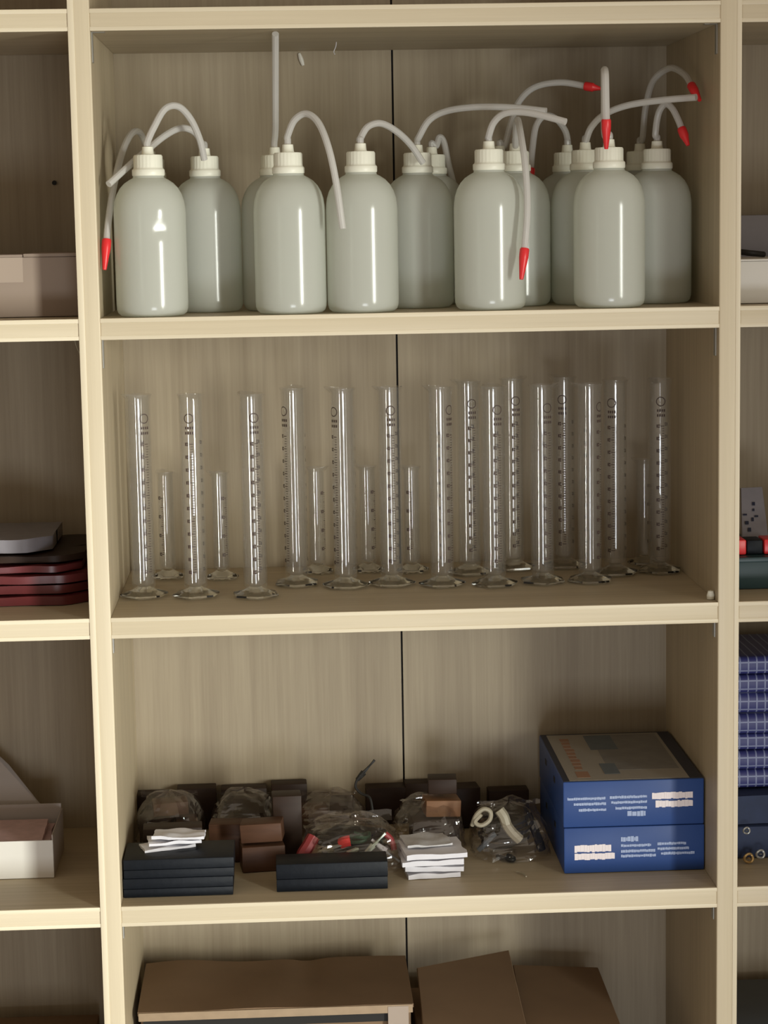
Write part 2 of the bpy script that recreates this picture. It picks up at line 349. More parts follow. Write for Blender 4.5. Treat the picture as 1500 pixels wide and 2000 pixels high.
wash_bottle(1283, .125, 'wash bottle nearest the right wall, short looped tube ending in a red tip',
            [(1280, 262, .122), (1286, 222, .118), (1299, 203, .112), (1313, 212, .106), (1325, 235, .100), (1333, 256, .096)], (1344, 284, .09))
wash_bottle(1250, .210, 'rear row wash bottle near the right wall with the tallest arching red-tipped tube',
            [(1255, 270, .205), (1261, 210, .195), (1276, 158, .18), (1308, 133, .150), (1336, 145, .115), (1352, 170, .09)], (1367, 196, .075))

first = src[1]   # the first bottle of the row has a dented wall
me = first.data.copy(); first.data = me
for v in me.vertices:
    c = v.co
    if c.z > 0.05 and c.x > 0.0 and c.y < 0.0:
        d2 = ((math.atan2(c.y, c.x) + 1.22) / 0.26) ** 2 + ((c.z - 0.093) / 0.009) ** 2
        k = 0.0022 * math.exp(-d2); r = math.hypot(c.x, c.y); c.x *= 1 - k / max(r, 1e-4); c.y *= 1 - k / max(r, 1e-4)

# ------------------------------------------------------------------ measuring cylinders
ZC = ZS[4]; G_C = 'graduated cylinders on the second shelf'
def cyl_parts(root, loc, r, h, foot, rnd, big):
    bm = bmesh.new(); x, y, z = loc
    wall = 0.0016 if big else 0.0012
    lathe(bm, [(r * 0.55, 0.0085), (r * 0.9, 0.0100), (r, 0.0135), (r, h - 0.006), (r + 0.0008, h - 0.003), (r + 0.0022, h - 0.0008), (r + 0.0022, h), (r - wall + 0.001, h - 0.0004),
               (r - wall, h - 0.005), (r - wall, 0.0160), (r * 0.5, 0.0125), (0, 0.0118)], 32, x, y, z)
    # pouring lip
    sp = rnd.uniform(0, 6.28)
    for v in bm.verts:
        if v.co.z > z + h - 0.0045:
            a = math.atan2(v.co.y - y, v.co.x - x); d = math.cos(a - sp)
            if d > 0.75:
                k = (d - 0.75) / 0.25; f = 1 + 0.38 * k; v.co.x = x + (v.co.x - x) * f; v.co.y = y + (v.co.y - y) * f; v.co.z += 0.002 * k
    tubeo = obj('glass_tube', bm, M_GLASS, root)
    # hexagonal foot
    bm = bmesh.new(); N = 24
    def hexr(k):
        a = 2 * math.pi * k / N; s = math.cos(((a + math.pi / 6) % (math.pi / 3)) - math.pi / 6); return 1.0 / s * 0.93 if s else 1
    rings = []
    for rr, zz, hx in ((0.0, 0.0004, 0), (foot * 0.86, 0.0004, 1), (foot, 0.0022, 1), (foot * 0.985, 0.0042, 1), (foot * 0.80, 0.0060, 1), (foot * 0.55, 0.0080, 0.5), (r * 0.62, 0.0105, 0), (r * 0.50, 0.0120, 0), (0.0, 0.0121, 0)):
        if rr == 0: rings.append([bm.verts.new((x, y, z + zz))]); continue
        rings.append([bm.verts.new((x + rr * (1 + hx * (hexr(k) - 1)) * math.cos(2*math.pi*k/N), y + rr * (1 + hx * (hexr(k) - 1)) * math.sin(2*math.pi*k/N), z + zz)) for k in range(N)])
    for a, b in zip(rings, rings[1:]):
        for k in range(N):
            k2 = (k + 1) % N
            if len(a) == 1: bm.faces.new((a[0], b[k2], b[k]))
            elif len(b) == 1: bm.faces.new((a[k], a[k2], b[0]))
            else: bm.faces.new((a[k], a[k2], b[k2], b[k]))
    rot = rnd.uniform(0, 1.0)
    bmesh.ops.rotate(bm, verts=bm.verts[:], cent=Vector(loc), matrix=Matrix.Rotation(rot, 3, 'Z'))
    foot_o = obj('hexagonal_foot', bm, M_FOOT, root, angle=0.5)
    # printed scale on the wall of the tube
    bm = bmesh.new(); R = r + 0.00025; pa = rnd.uniform(3.6, 5.8)
    def patch(a0, a1, z0, z1):
        n = max(1, int(abs(a1 - a0) / 0.15) + 1)
        for i in range(n):
            t0 = a0 + (a1 - a0) * i / n; t1 = a0 + (a1 - a0) * (i + 1) / n
            bm.faces.new([bm.verts.new((x + R * math.cos(t), y + R * math.sin(t), z + q)) for t, q in ((t0, z0), (t1, z0), (t1, z1), (t0, z1))])
    z0 = 0.030; z1 = h * 0.76; n = 10 if big else 6
    for i in range(n + 1):
        zz = z0 + (z1 - z0) * i / n
        patch(pa - 0.12, pa + 0.20, zz - 0.0004, zz + 0.0004)
        if i < n:
            for j in range(1, 5):
                z2 = zz + (z1 - z0) / n * j / 5; patch(pa, pa + 0.2, z2 - 0.0003, z2 + 0.0003)
        # numerals read only as small dark marks
        if big or i % 2 == 0:
            w = 0.0014 / R
            for pb in ((pa - 0.36, pa + 2.3) if big else (pa - 0.36,)):
                patch(pb - w, pb + w * 0.1, zz - 0.0019, zz + 0.0019); patch(pb + w * 0.4, pb + w * 1.6, zz - 0.0020, zz - 0.0004); patch(pb + w * 0.4, pb + w * 1.6, zz + 0.0003, zz + 0.0020)
    if big:
        zc = h * 0.885; rad = 0.0056   # ring emblem
        for i in range(16):
            a0 = 2*math.pi*i/16; a1 = 2*math.pi*(i+1)/16
            q = []
            for a, rr in ((a0, rad), (a1, rad), (a1, rad - 0.0010), (a0, rad - 0.0010)):
                t = pa - 0.1 + rr * math.cos(a) / R; q.append(bm.verts.new((x + R * math.cos(t), y + R * math.sin(t), z + zc + rr * math.sin(a))))
            bm.faces.new(q)
        for row in range(2):
            for j in range(4):
                t = pa - 0.1 + (j - 1.7) * 0.0026 / R; zz = zc - 0.0105 - row * 0.0058
                patch(t, t + 0.0017 / R, zz - 0.0015, zz + 0.0015)
    pr = obj('printed_scale', bm, M_INK, root, smooth=False, kind='stuff')
    return tubeo, foot_o, pr
TALL = [
 (282, 1165, 'tall glass cylinder at the left end of the front row'),
 (383, 1165, 'tall glass cylinder second from the left in front'),
 (500, 1165, 'tall glass cylinder third from the left, foot close to the shelf edge'),
 (580, 1142, 'tall glass cylinder fourth from the left'),
 (676, 1146, 'tall glass cylinder fifth from the left, below and left of the back seam'),
 (766, 1142, 'tall glass cylinder directly in front of the black back seam'),
 (864, 1143, 'tall glass cylinder first to the right of the back seam with two bright streaks'),
 (918, 1120, 'tall glass cylinder set back, second to the right of the back seam'),
 (966, 1143, 'tall glass cylinder in front, third to the right of the back seam'),
 (1003, 1111, 'tall glass cylinder set far back, ring mark visible near its rim'),
 (1060, 1138, 'tall glass cylinder in front, fifth to the right of the back seam'),
 (1103, 1107, 'tall glass cylinder set far back, right of the ring-marked one'),
 (1152, 1136, 'tall glass cylinder in front with the brightest streaks, third from the right wall'),
 (1202, 1121, 'tall glass cylinder second from the right wall'),
 (1288, 1117, 'tall glass cylinder beside the right wall')]
for i, (px, py, lab) in enumerate(TALL):
    p = F(px, py, ZC); loc = (p.x, p.y, ZC); rnd = random.Random(i + 5)
    t = thing('measuring_cylinder', lab, 'cylinder', loc, G_C)
    cyl_parts(t, loc, 0.0134, 0.230, 0.0258, rnd, True)
SHORT = [
 (328, .250, 'short glass cylinder behind, between the first two tall ones from the left'),
 (433, .235, 'short glass cylinder behind, between the second and third tall ones from the left'),
 (621, .262, 'short glass cylinder behind, between the fourth and fifth tall ones from the left'),
 (720, .262, 'short glass cylinder behind, just left of the back seam'),
 (806, .250, 'short glass cylinder behind, just right of the back seam'),
 (1258, .262, 'short glass cylinder behind, between the last two tall ones at the right')]
for i, (px, Y, lab) in enumerate(SHORT):
    p = P(px, 1100, Y); loc = (p.x, Y, ZC)
    t = thing('measuring_cylinder', lab, 'cylinder', loc, 'short graduated cylinders in the back row')
    cyl_parts(t, loc, 0.0098, 0.128, 0.0185, random.Random(i + 60), False)

# ------------------------------------------------------------------ third shelf: boxes, cases, bags
Z3 = ZS[5]
def scribble(bm, x0, x1, z0, h, y, rnd, dens=0.86, wmin=0.5, wmax=1.5, jag=0.3):
    x = x0
    while x < x1 - 1e-4:
        w = min(x1 - x, h * rnd.uniform(wmin, wmax) * 0.6)
        a = h * rnd.uniform(-jag * 0.3, jag); b = h * rnd.uniform(-jag * 0.3, jag)
        v = [bm.verts.new((x, y, z0 - a)), bm.verts.new((x + w * dens, y, z0 - a)), bm.verts.new((x + w * dens, y, z0 + h + b)), bm.verts.new((x, y, z0 + h + b))]
        bm.faces.new(v); x += w
BX0, BX1, BY0, BY1 = 0.4972, 0.6582, 0.0665, 0.290; HB = 0.0538
def blue_box(z, label, flip, top):
    o = thing('blue_box', label, 'box', ((BX0 + BX1) / 2, BY0, z), 'blue boxes stacked at the right')
    dx = 0.0 if top else 0.0006
    bm = B(BX0 + dx, BX1 + dx, BY0, BY1, z, z + HB - 0.0004, bev=0.0016, seg=2); obj('box_body', bm, M_BLUE, o)
    rnd = random.Random(3 if flip else 8); y = BY0 - 0.0004
    W_ = BX1 - BX0
    X = lambda f: BX0 + dx + f * W_
    Zf = lambda f: z + f * HB
    def bold(a, b, zz, hh):
        bm = bmesh.new()
        scribble(bm, X(a), X(b), Zf(zz), hh * HB, y, rnd, 1.03, 0.5, 1.0, 0.12)
        bmesh.ops.remove_doubles(bm, verts=bm.verts[:], dist=1e-6)
        obj('white_lettering', bm, M_WHITEP, o, smooth=False)
    def thin(a, b, zz, hh=0.045):
        bm = bmesh.new(); scribble(bm, X(a), X(b), Zf(zz), hh * HB, y, rnd, 0.9, 0.5, 2.2, 0.25); obj('small_print', bm, M_PALEP, o, smooth=False)
    if not flip:
        bold(.075, .335, .47, .14); bold(.075, .36, .30, .125)
        thin(.405, .53, .675, .085); thin(.405, .62, .555); thin(.405, .65, .435); thin(.405, .655, .33)
        thin(.665, .87, .575); thin(.665, .89, .465); thin(.69, .93, .36)
    else:
        bold(.63, .92, .58, .125); bold(.655, .92, .40, .125)
        thin(.455, .585, .225, .085); thin(.03, .30, .60); thin(.33, .595, .615); thin(.075, .305, .485); thin(.34, .595, .50); thin(.11, .305, .355); thin(.37, .595, .375)
    if top:
        zt = z + HB - 0.0004
        obj('lid_panel', B(BX0 + 0.001, BX1 - 0.001, BY0 + 0.0015, BY1 - 0.001, zt, zt + 0.0002), M_NAVY, o)
        obj('lid_label', B(BX0 + 0.008, BX1 - 0.016, BY0 + 0.004, BY1 - 0.006, zt + 0.0002, zt + 0.0005), M_LABEL, o, label='grey beige label covering the lid')
        zt += 0.0005
        obj('label_picture', B(BX0 + 0.060, BX1 - 0.020, BY0 + 0.045, BY1 - 0.012, zt, zt + 0.0002), M_LABELG, o)
        obj('label_picture', B(BX0 + 0.052, BX0 + 0.070, BY0 + 0.028, BY0 + 0.075, zt + 0.0002, zt + 0.0004), M_LABELB, o)
        obj('label_picture', B(BX0 + 0.052, BX0 + 0.085, BY0 + 0.140, BY1 - 0.014, zt + 0.0002, zt + 0.0004), M_LABELB, o)
        bm = B(BX0 + 0.019, BX0 + 0.034, BY0 + 0.016, BY0 + 0.042, zt, zt + 0.0002); obj('label_mark', bm, M_LABELO, o)
        bm = bmesh.new()
        for k in range(9):
            yy = BY0 + 0.052 + k * 0.0165; box(bm, BX0 + 0.021, BX0 + 0.030 + 0.001 * (k % 3), yy, yy + 0.013, zt, zt + 0.0002)
        obj('label_lettering', bm, M_LABELO, o)
    # finger slots in the left end of the box
    for yy in (BY0 + 0.07, BY0 + 0.15):
        obj('slot', B(BX0 + dx - 0.0006, BX0 + dx + 0.0004, yy, yy + 0.012, z + HB * 0.62, z + HB * 0.74), M_BLACKM, o)
    return o
blue_box(Z3, 'lower of the two blue boxes, white lettering upright at its left', False, False)
blue_box(Z3 + HB, 'upper blue box of the stack with grey label on its lid, lettering upside down', True, True)

def black_case(x0, x1, y0, y1, z, h, label, loose=0.0):
    o = thing('black_case', label, 'case', ((x0 + x1) / 2, y0, z), 'black plastic cases')
    obj('case_base', B(x0, x1, y0, y1, z, z + h * 0.45 - 0.0002, bev=0.0005), M_BLACK, o)
    obj('case_lid', B(x0 - 0.0003, x1 + 0.0003, y0 - 0.0003, y1, z + h * 0.45, z + h, bev=0.0011), M_BLACK, o)
    return o
black_case(0.0012, 0.1225, 0.030, 0.098, Z3, 0.0215, 'lower black plastic case at the left end of the shelf')
black_case(0.0020, 0.1240, 0.0305, 0.098, Z3 + 0.0216, 0.0215, 'upper black plastic case of the left stack with leaflets on it')
black_case(0.171, 0.2952, 0.034, 0.074, Z3, 0.0315, 'single black plastic case in front of the bag of red and green leads')

def leaflet(name, pts_c, sx, sy, th, rot, rnd, mat, label, group, wav=0.002):
    bm = bmesh.new(); n, mq = 12, 8; top = []; bot = []; off = rnd.random() * 20
    for i in range(n + 1):
        ra, rb = [], []
        for j in range(mq + 1):
            u = i / n - 0.5; v = j / mq - 0.5
            jit = 0.0025 * noise.noise(Vector((u * 4 + off, v * 4, 3)))
            x = u * sx + jit; y = v * sy + jit
            w = wav * noise.noise(Vector((u * 3 + off, v * 3, off)))
            ra.append(bm.verts.new((x, y, th + max(0, w + wav * .5)))); rb.append(bm.verts.new((x, y, max(0, w * 0.6))))
        top.append(ra); bot.append(rb)
    for i in range(n):
        for j in range(mq):
            bm.faces.new((top[i][j], top[i+1][j], top[i+1][j+1], top[i][j+1])); bm.faces.new((bot[i][j], bot[i][j+1], bot[i+1][j+1], bot[i+1][j]))
    for i in range(n):
        bm.faces.new((top[i][0], bot[i][0], bot[i+1][0], top[i+1][0])); bm.faces.new((top[i][mq], top[i+1][mq], bot[i+1][mq], bot[i][mq]))
    for j in range(mq):
        bm.faces.new((top[0][j], top[0][j+1], bot[0][j+1], bot[0][j])); bm.faces.new((top[n][j], bot[n][j], bot[n][j+1], top[n][j+1]))
    bm.transform(Matrix.Rotation(rot, 4, 'Z'))
    o = obj(name, bm, mat, angle=0.8); o.location = pts_c; o['label'] = label; o['category'] = 'paper'; o['group'] = group; WL[o.name] = Vector(pts_c)
    return o
rnd = random.Random(11); zz = Z3
lab = ['lowest folded paper leaflet of the pile right of the single black case', 'second folded leaflet from the bottom of the white pile',
       'third folded leaflet from the bottom of the white pile', 'fourth folded leaflet in the white pile, bright edge to the front', 'topmost grey printed leaflet of the white pile']
for k in range(5):
    th = 0.0048
    leaflet('paper_leaflet', (0.349 + (-0.002, 0.003, -0.002, 0.0, -0.006)[k], 0.094 + (0, .003, 0, -.002, 0.012)[k], zz), (0.060, 0.066, 0.070, 0.070, 0.052)[k], (0.058, 0.064, 0.066, 0.062, 0.046)[k], th if k < 4 else 0.0014,
            (0.10, -0.06, 0.04, 0.12, 0.16)[k], rnd, M_PAPER if k < 4 else M_PAPERP, lab[k], 'folded leaflets on the third shelf', 0.0022)
    zz += th + 0.0031
zt = Z3 + 0.0432
for k, (x, y, r, l) in enumerate(((0.048, 0.078, 0.30, 'lowest white leaflet lying on the left black cases'), (0.056, 0.080, 0.12, 'middle white leaflet fanned out on the left black cases'), (0.062, 0.082, -0.08, 'top white leaflet fanned out on the left black cases'))):
    o = leaflet('paper_leaflet', (x, y, zt + k * 0.0054), 0.058, 0.030, 0.0022, r, rnd, M_PAPER, l, 'leaflets on the black cases', 0.0024)

# clear film bags: crumpled pillow of thin film, with a flat sealed strip on top
def film_bag(px0, px1, Yc, dep, ytop, label, seed, zbase=Z3, seal=None, pybase=1650):
    a = P(px0, ytop, Yc); b = P(px1, ytop, Yc); cx = (a.x + b.x) / 2; hw = (b.x - a.x) / 2; h = (a.z + b.z) / 2 - zbase
    loc = Vector((cx, Yc, zbase)); o = thing('plastic_bag', label, 'bag', loc, 'clear plastic bags of parts on the third shelf')
    bm = bmesh.new(); nu, nv = 40, 18; rows = []
    for j in range(nv + 1):
        v = j / nv; row = []
        for i in range(nu):
            t = 2 * math.pi * i / nu
            c, s = math.cos(t), math.sin(t)
            e = 0.55
            x = hw * math.copysign(abs(c) ** e, c); y = dep / 2 * math.copysign(abs(s) ** e, s)
            f = (1 - v ** 3.2) ** 0.5 if v < 1 else 0.0
            f = 0.02 + 0.98 * f
            nn = noise.noise(Vector((x * 34 + seed * 7.1, y * 34, v * 3.2))) + 0.6 * noise.noise(Vector((x * 80 + seed, y * 80, v * 7)))
            rid = 1 - abs(noise.noise(Vector((x * 55 + seed * 3, y * 55 + 4, v * 6))))
            k = 1 + 0.15 * nn + 0.16 * (rid - 0.75)
            zt_ = h * v * (1 + 0.16 * noise.noise(Vector((x * 30 + seed * 2, y * 30, 1.7))))
            k = min(k - 0.03, 1.02)
            row.append(bm.verts.new((cx + x * f * k, Yc + y * f * k, zbase + 0.0008 + max(0, zt_))))
        rows.append(row)
    for r1, r2 in zip(rows, rows[1:]):
        for i in range(nu): bm.faces.new((r1[i], r1[(i+1) % nu], r2[(i+1) % nu], r2[i]))
    obj('film', bm, M_FILM, o, smooth=False)
    if seal:
        bm = bmesh.new(); n = 18; sx = hw * 0.8; g = []
        for i in range(n + 1):
            u = i / n * 2 - 1; r_ = []
            for j in range(4):
                r_.append(bm.verts.new((cx + u * sx, Yc + 0.006 * noise.noise(Vector((u * 3 + seed, j * .5, 0))) + seal[0] * j / 3, zbase + h * 0.93 + seal[1] * j / 3 + 0.003 * noise.noise(Vector((u * 4, seed, j))))))
            g.append(r_)
        for i in range(n):
            for j in range(3): bm.faces.new((g[i][j], g[i+1][j], g[i+1][j+1], g[i][j+1]))
        bmesh.ops.solidify(bm, geom=bm.faces[:], thickness=0.0003)
        obj('bag_seal', bm, M_FILM, o)
    return o
film_bag(262, 400, .228, .10, 1548, 'crumpled clear bag at the far left, behind the leaflets', 1, seal=(-.012, .010))
film_bag(408, 545, .235, .09, 1543, 'crumpled clear bag of brown parts behind the left black cases', 2, seal=(-.014, .006))
film_bag(575, 715, .262, .08, 1548, 'crumpled clear bag at the back, left of the back seam', 3, seal=(-.01, .008))
film_bag(582, 786, .136, .110, 1598, 'clear bag with red and green leads behind the single black case', 4, zbase=Z3 + 0.0004, seal=(.012, .010))
film_bag(766, 906, .200, .10, 1556, 'clear bag holding brown wooden blocks right of the back seam', 5, seal=(-.01, .004))
film_bag(916, 1070, .168, .11, 1566, 'clear bag of black cables and grey parts beside the blue boxes', 6, seal=(.0, .006))

def block(px, py, Y, sx, sy, sz, rot, mat, label, tilt=0.0, zb=None):
    p = P(px, py, Y); zc = (zb + sz / 2) if zb is not None else p.z
    M_ = Matrix.Translation(Vector((p.x, Y, zc))) @ Matrix.Rotation(rot, 4, 'Z') @ Matrix.Rotation(tilt, 4, 'Y')
    return solo('wooden_block', B(-sx/2, sx/2, -sy/2, sy/2, -sz/2, sz/2, bev=0.0012, seg=2, mat=M_), mat, label, 'block', 'brown wooden blocks among the bags', loc=(p.x, Y, zc - sz / 2))
block(512, 1655, .125, .050, .030, .030, 0.12, M_BROWN, 'brown wooden block on the shelf right of the left black cases', zb=Z3)
block(512, 1612, .127, .048, .030, .022, -0.10, M_BROWN, 'brown wooden block stacked on another, right of the left black cases', zb=Z3 + .0340, tilt=-0.06)
block(456, 1600, .235, .040, .034, .034, 0.2, M_DKBROWN, 'dark brown block inside the bag behind the left black cases', zb=Z3 + .002)
block(490, 1560, .235, .040, .028, .018, -0.15, M_DKBROWN, 'dark block inside the top of the second bag from the left', zb=Z3 + .0375, tilt=.03)
block(306, 1600, .230, .036, .040, .036, -0.1, M_DKBROWN, 'dark brown block inside the far left bag', zb=Z3 + .002)
block(364, 1580, .228, .026, .040, .030, 0.1, M_BROWN, 'small brown block at the right side of the far left bag', zb=Z3 + .002)
block(332, 1562, .230, .042, .028, .016, 0.12, M_BROWN, 'brown block lying on top in the far left bag', zb=Z3 + .0395, tilt=-.03)
block(560, 1580, .170, .034, .028, .076, 0.05, M_DKBROWN, 'tall dark brown block standing left of the bag of red leads', zb=Z3)
block(612, 1590, .262, .034, .034, .032, 0.05, M_BROWN, 'brown block in the bag at the back, left of the seam', zb=Z3 + .002)
block(668, 1575, .262, .028, .032, .040, -0.1, M_DKBROWN, 'dark block at the right end of the back bag, left of the seam', zb=Z3 + .002)
block(848, 1640, .200, .056, .044, .034, 0.05, M_DKBROWN, 'dark wooden block at the bottom of the bag right of the seam', zb=Z3 + .002)
block(862, 1598, .194, .042, .034, .020, 0.10, M_BROWNL, 'orange-brown wooden block in the bag right of the seam', zb=Z3 + .039, tilt=0.05)
block(864, 1566, .194, .034, .028, .018, -0.05, M_DKBROWN, 'small dark wooden block topmost in the bag right of the seam', zb=Z3 + .066)

def lead(pts, r, mat, label, group=None, clip=None, name='clip_lead', cat='wire'):
    pts = [Vector(p) for p in pts]; loc = Vector(min(pts, key=lambda q: q.z)); o = thing(name, label, cat, loc, group)
    bm = bmesh.new(); tube(bm, smooth_path(pts, 6), r, 8); obj('wire', bm, mat, o)
    if clip:
        a, d, cm = pts[-1], (pts[-1] - pts[-2]).normalized(), clip
        q = d.to_track_quat('Z', 'Y').to_matrix().to_4x4(); T = Matrix.Translation(a) @ q
        bm = bmesh.new()
        for s in (1, -1):
            v = box(bm, -0.0030, 0.0030, -0.0008, 0.0008, 0.0, 0.026)
            for w in v:
                k = w.co.z / 0.026; w.co.x *= 1 - 0.55 * k; w.co.y += s * (0.0036 * (1 - abs(2 * k - 0.7)) + 0.0004)
        bm.transform(T); bmesh.ops.bevel(bm, geom=bm.edges[:], offset=0.0003, segments=1, affect='EDGES'); obj('crocodile_clip', bm, cm, o)
        bm = bmesh.new(); tube(bm, [Vector((0, 0, -0.006)), Vector((0, 0, 0.0)), Vector((0, 0, 0.006))], lambda t: 0.0026 + 0.0012 * t, 10); bm.transform(T); obj('clip_sleeve', bm, mat, o)
    return o
def coil(px, py, Y, w, d, h, turns, seed, z):
    rnd = random.Random(seed); c = P(px, py, Y); out = []
    n = turns * 7
    for i in range(n):
        t = 2 * math.pi * i / 7 + seed
        out.append(Vector((c.x + w * math.cos(t) * rnd.uniform(.65, 1), Y + d * math.sin(t) * rnd.uniform(.65, 1), z + 0.004 + h * i / n + rnd.uniform(0, .004))))
    return out
G_L = 'leads in the clear bags'
lead(coil(690, 1640, .150, .044, .024, .026, 6, 1, Z3 + .004), .0026, M_BLACKM, 'black lead coiled in the middle of the bag behind the single case', G_L)
lead(coil(700, 1630, .120, .014, .010, .006, 2, 3, Z3 + .026), .0022, M_DKGREEN, 'dark green lead coiled at the right of the bag behind the single case', G_L)
lead([P(592, 1676, .102), P(592, 1668, .104), P(602, 1652, .107), P(612, 1634, .112)], .0075, M_REDD, 'thick dull red lead end at the lower left of the clear bag', G_L)
lead([P(666, 1648, .106), P(674, 1644, .104), P(684, 1642, .104)], .0066, M_RED, 'short red plug in the middle of the clear bag', G_L)
lead([P(612, 1672, .102), P(626, 1662, .101), P(640, 1658, .101)], .0016, M_BEIGE, 'beige lead with a metal clip at the left of the clear bag', G_L, clip=M_STEEL)
lead([P(700, 1658, .102), P(694, 1660, .101), P(688, 1663, .100)], .0020, M_GREEN, 'pale green clip pointing left in the clear bag', G_L, clip=M_GREEN)
lead([P(712, 1668, .102), P(718, 1662, .101), P(722, 1658, .101)], .0020, M_GREEN, 'pale green clip pointing up right in the clear bag', G_L, clip=M_GREEN)
lead([P(726, 1640, .106), P(738, 1650, .104), P(746, 1656, .103)], .0018, M_PAPER, 'white lead with clip at the right end of the clear bag', G_L, clip=M_STEEL)
lead([P(752, 1628, .106), P(764, 1640, .105), P(770, 1660, .102)], .0034, M_REDD, 'dull red lead along the right edge of the clear bag', G_L)
block(338, 1640, .138, .068, .028, .050, 0.04, M_DKBROWN, 'wide dark block behind the leaflets at the far left', zb=Z3 + .0006)
block(452, 1640, .165, .050, .028, .045, -0.08, M_BROWN, 'brown block behind the right end of the left black cases', zb=Z3 + .0006)
block(908, 1600, .275, .034, .030, .050, 0.1, M_DKBROWN, 'dark block at the back between the block bag and the cable bag', zb=Z3 + .0006)
for px, w, hh, lab in ((292, .050, .046, 'dark block against the back panel behind the far left bag'), (386, .048, .052, 'dark block against the back panel between the two left bags'),
                       (478, .056, .050, 'dark block against the back panel behind the second bag'), (566, .044, .054, 'dark block against the back panel behind the tall dark block'),
                       (756, .052, .046, 'dark block against the back panel just left of the seam'), (832, .052, .050, 'dark block against the back panel just right of the seam'), (992, .050, .042, 'dark block against the back panel behind the cable bag')):
    block(px, 1600, .301 if px != 992 else .285, w, .024, hh, .02, M_DKBROWN, lab, zb=Z3 + .0004)
# lead standing up from the back bags
lead([P(728, 1585, .20), P(722, 1558, .205), P(706, 1550, .21), P(695, 1538, .212), P(697, 1524, .212), P(704, 1516, .212)], .0016, M_BLACKM, 'thin dark wire with a clip standing up above the bags near the seam', None, clip=M_BLACKM)
# contents of the cable bag
lead(coil(985, 1640, .168, .032, .034, .030, 5, 7, Z3 + .004), .0032, M_BLACKM, 'thick black cable coiled in the bag beside the blue boxes', G_L, name='cable', cat='cable')
lead([P(922, 1612, .138), P(930, 1592, .132), P(945, 1580, .130), P(958, 1586, .130), P(956, 1602, .130), P(940, 1612, .130), P(928, 1605, .132), P(940, 1590, .131)], .0026, M_BEIGE, 'beige rubber loop at the left of the cable bag', G_L, name='rubber_loop', cat='loop')
lead([P(975, 1582, .132), P(984, 1595, .130), P(990, 1612, .129), P(1002, 1628, .129), P(1015, 1640, .130)], .0062, M_BEIGE, 'pale grey handle-like part in the middle of the cable bag', G_L, name='cable_grip', cat='part')
lead([P(1030, 1590, .145), P(1040, 1610, .142), P(1052, 1640, .140), P(1058, 1660, .140)], .0050, M_BLACKM, 'black cable bend along the right edge of the cable bag', G_L, name='cable', cat='cable')
lead([P(935, 1660, .140), P(955, 1640, .135), P(962, 1632, .133), P(968, 1628, .133)], .0032, M_SLATE, 'grey cable rising across the front of the cable bag', G_L, name='cable', cat='cable')
pp = [F(x, y, Z3 + .0034) for x, y in ((972, 1672), (985, 1677), (1000, 1680), (1003, 1676), (992, 1671))]
lead(pp, .0028, M_BLACKM, 'black cable end poking out in front of the cable bag', None, name='cable', cat='cable')
bm = bmesh.new(); tube(bm, smooth_path([F(x, y, Z3 + .0012) for x, y in ((1008, 1702), (1016, 1704), (1022, 1707), (1028, 1712))], 5), .0009, 6)
solo('wire_scrap', bm, M_BEIGE, 'tiny pale wire scrap on the bare shelf in front of the cable bag', 'wire')

# ------------------------------------------------------------------ fourth shelf: cartons
Z4 = ZS[6]
def carton(x0, x1, y0, y1, z, h, label, name='cardboard_box', mat=M_CARD, wavy=True, group=None):
    o = thing(name, label, 'box', ((x0 + x1) / 2, y0, z), group)
    obj('box_body', B(x0, x1, y0, y1, z, z + h - 0.004, bev=0.0015), mat, o)
    return o
x0, x1, y0, y1, h = 0.0065, 0.3255, 0.100, 0.262, 0.163
o = thing('cardboard_box', 'wide brown carton on the lowest visible shelf at the left, lid sagging', 'box', ((x0 + x1)/2, y0, Z4))
bm = bmesh.new(); box(bm, x0 + .003, x1 - .003, y0 + .004, y1 - .002, Z4, Z4 + h - .006); bmesh.ops.bevel(bm, geom=bm.edges[:], offset=.002, segments=2, affect='EDGES'); obj('box_body', bm, M_CARD, o)
bm = bmesh.new(); n = 30; tp = []; bt = []; K = 6
for i in range(n + 1):
    ra, rb = [], []
    for j in range(K + 1):
        u = i / n; v = j / K
        zz = Z4 + h + 0.0035 * noise.noise(Vector((u * 3.5, v * 1.2, 4))) * (0.4 + v) - (0.004 * math.exp(-((u - 0.62) / 0.06) ** 2) * v)
        ra.append(bm.verts.new((x0 + (x1 - x0) * u, y0 - 0.002 + (y1 - y0 + .002) * v, zz))); rb.append(bm.verts.new((x0 + (x1 - x0) * u, y0 - 0.002 + (y1 - y0 + .002) * v, zz - 0.0045)))
    tp.append(ra); bt.append(rb)
for i in range(n):
    for j in range(K): bm.faces.new((tp[i][j], tp[i+1][j], tp[i+1][j+1], tp[i][j+1])); bm.faces.new((bt[i][j], bt[i][j+1], bt[i+1][j+1], bt[i+1][j]))
    bm.faces.new((tp[i][0], bt[i][0], bt[i+1][0], tp[i+1][0])); bm.faces.new((tp[i][K], tp[i+1][K], bt[i+1][K], bt[i][K]))
for j in range(K):
    bm.faces.new((tp[0][j], tp[0][j+1], bt[0][j+1], bt[0][j])); bm.faces.new((tp[n][j], bt[n][j], bt[n][j+1], tp[n][j+1]))
obj('lid_flap', bm, M_CARD, o)
obj('flap_edge', B(x0 + .001, x1 - .001, y0 - .0045, y0 - .0021, Z4 + h - .0105, Z4 + h - .0005, bev=.0008), M_CARDE, o, label='paler front edge of the lid')
obj('gap_shade_strip', B(x0 + .006, x1 - .006, y0 + .0015, y0 + .0045, Z4 + h - .022, Z4 + h - .0062), M_BLACKM, o)  # black strip paints the shade of the open gap under the lid
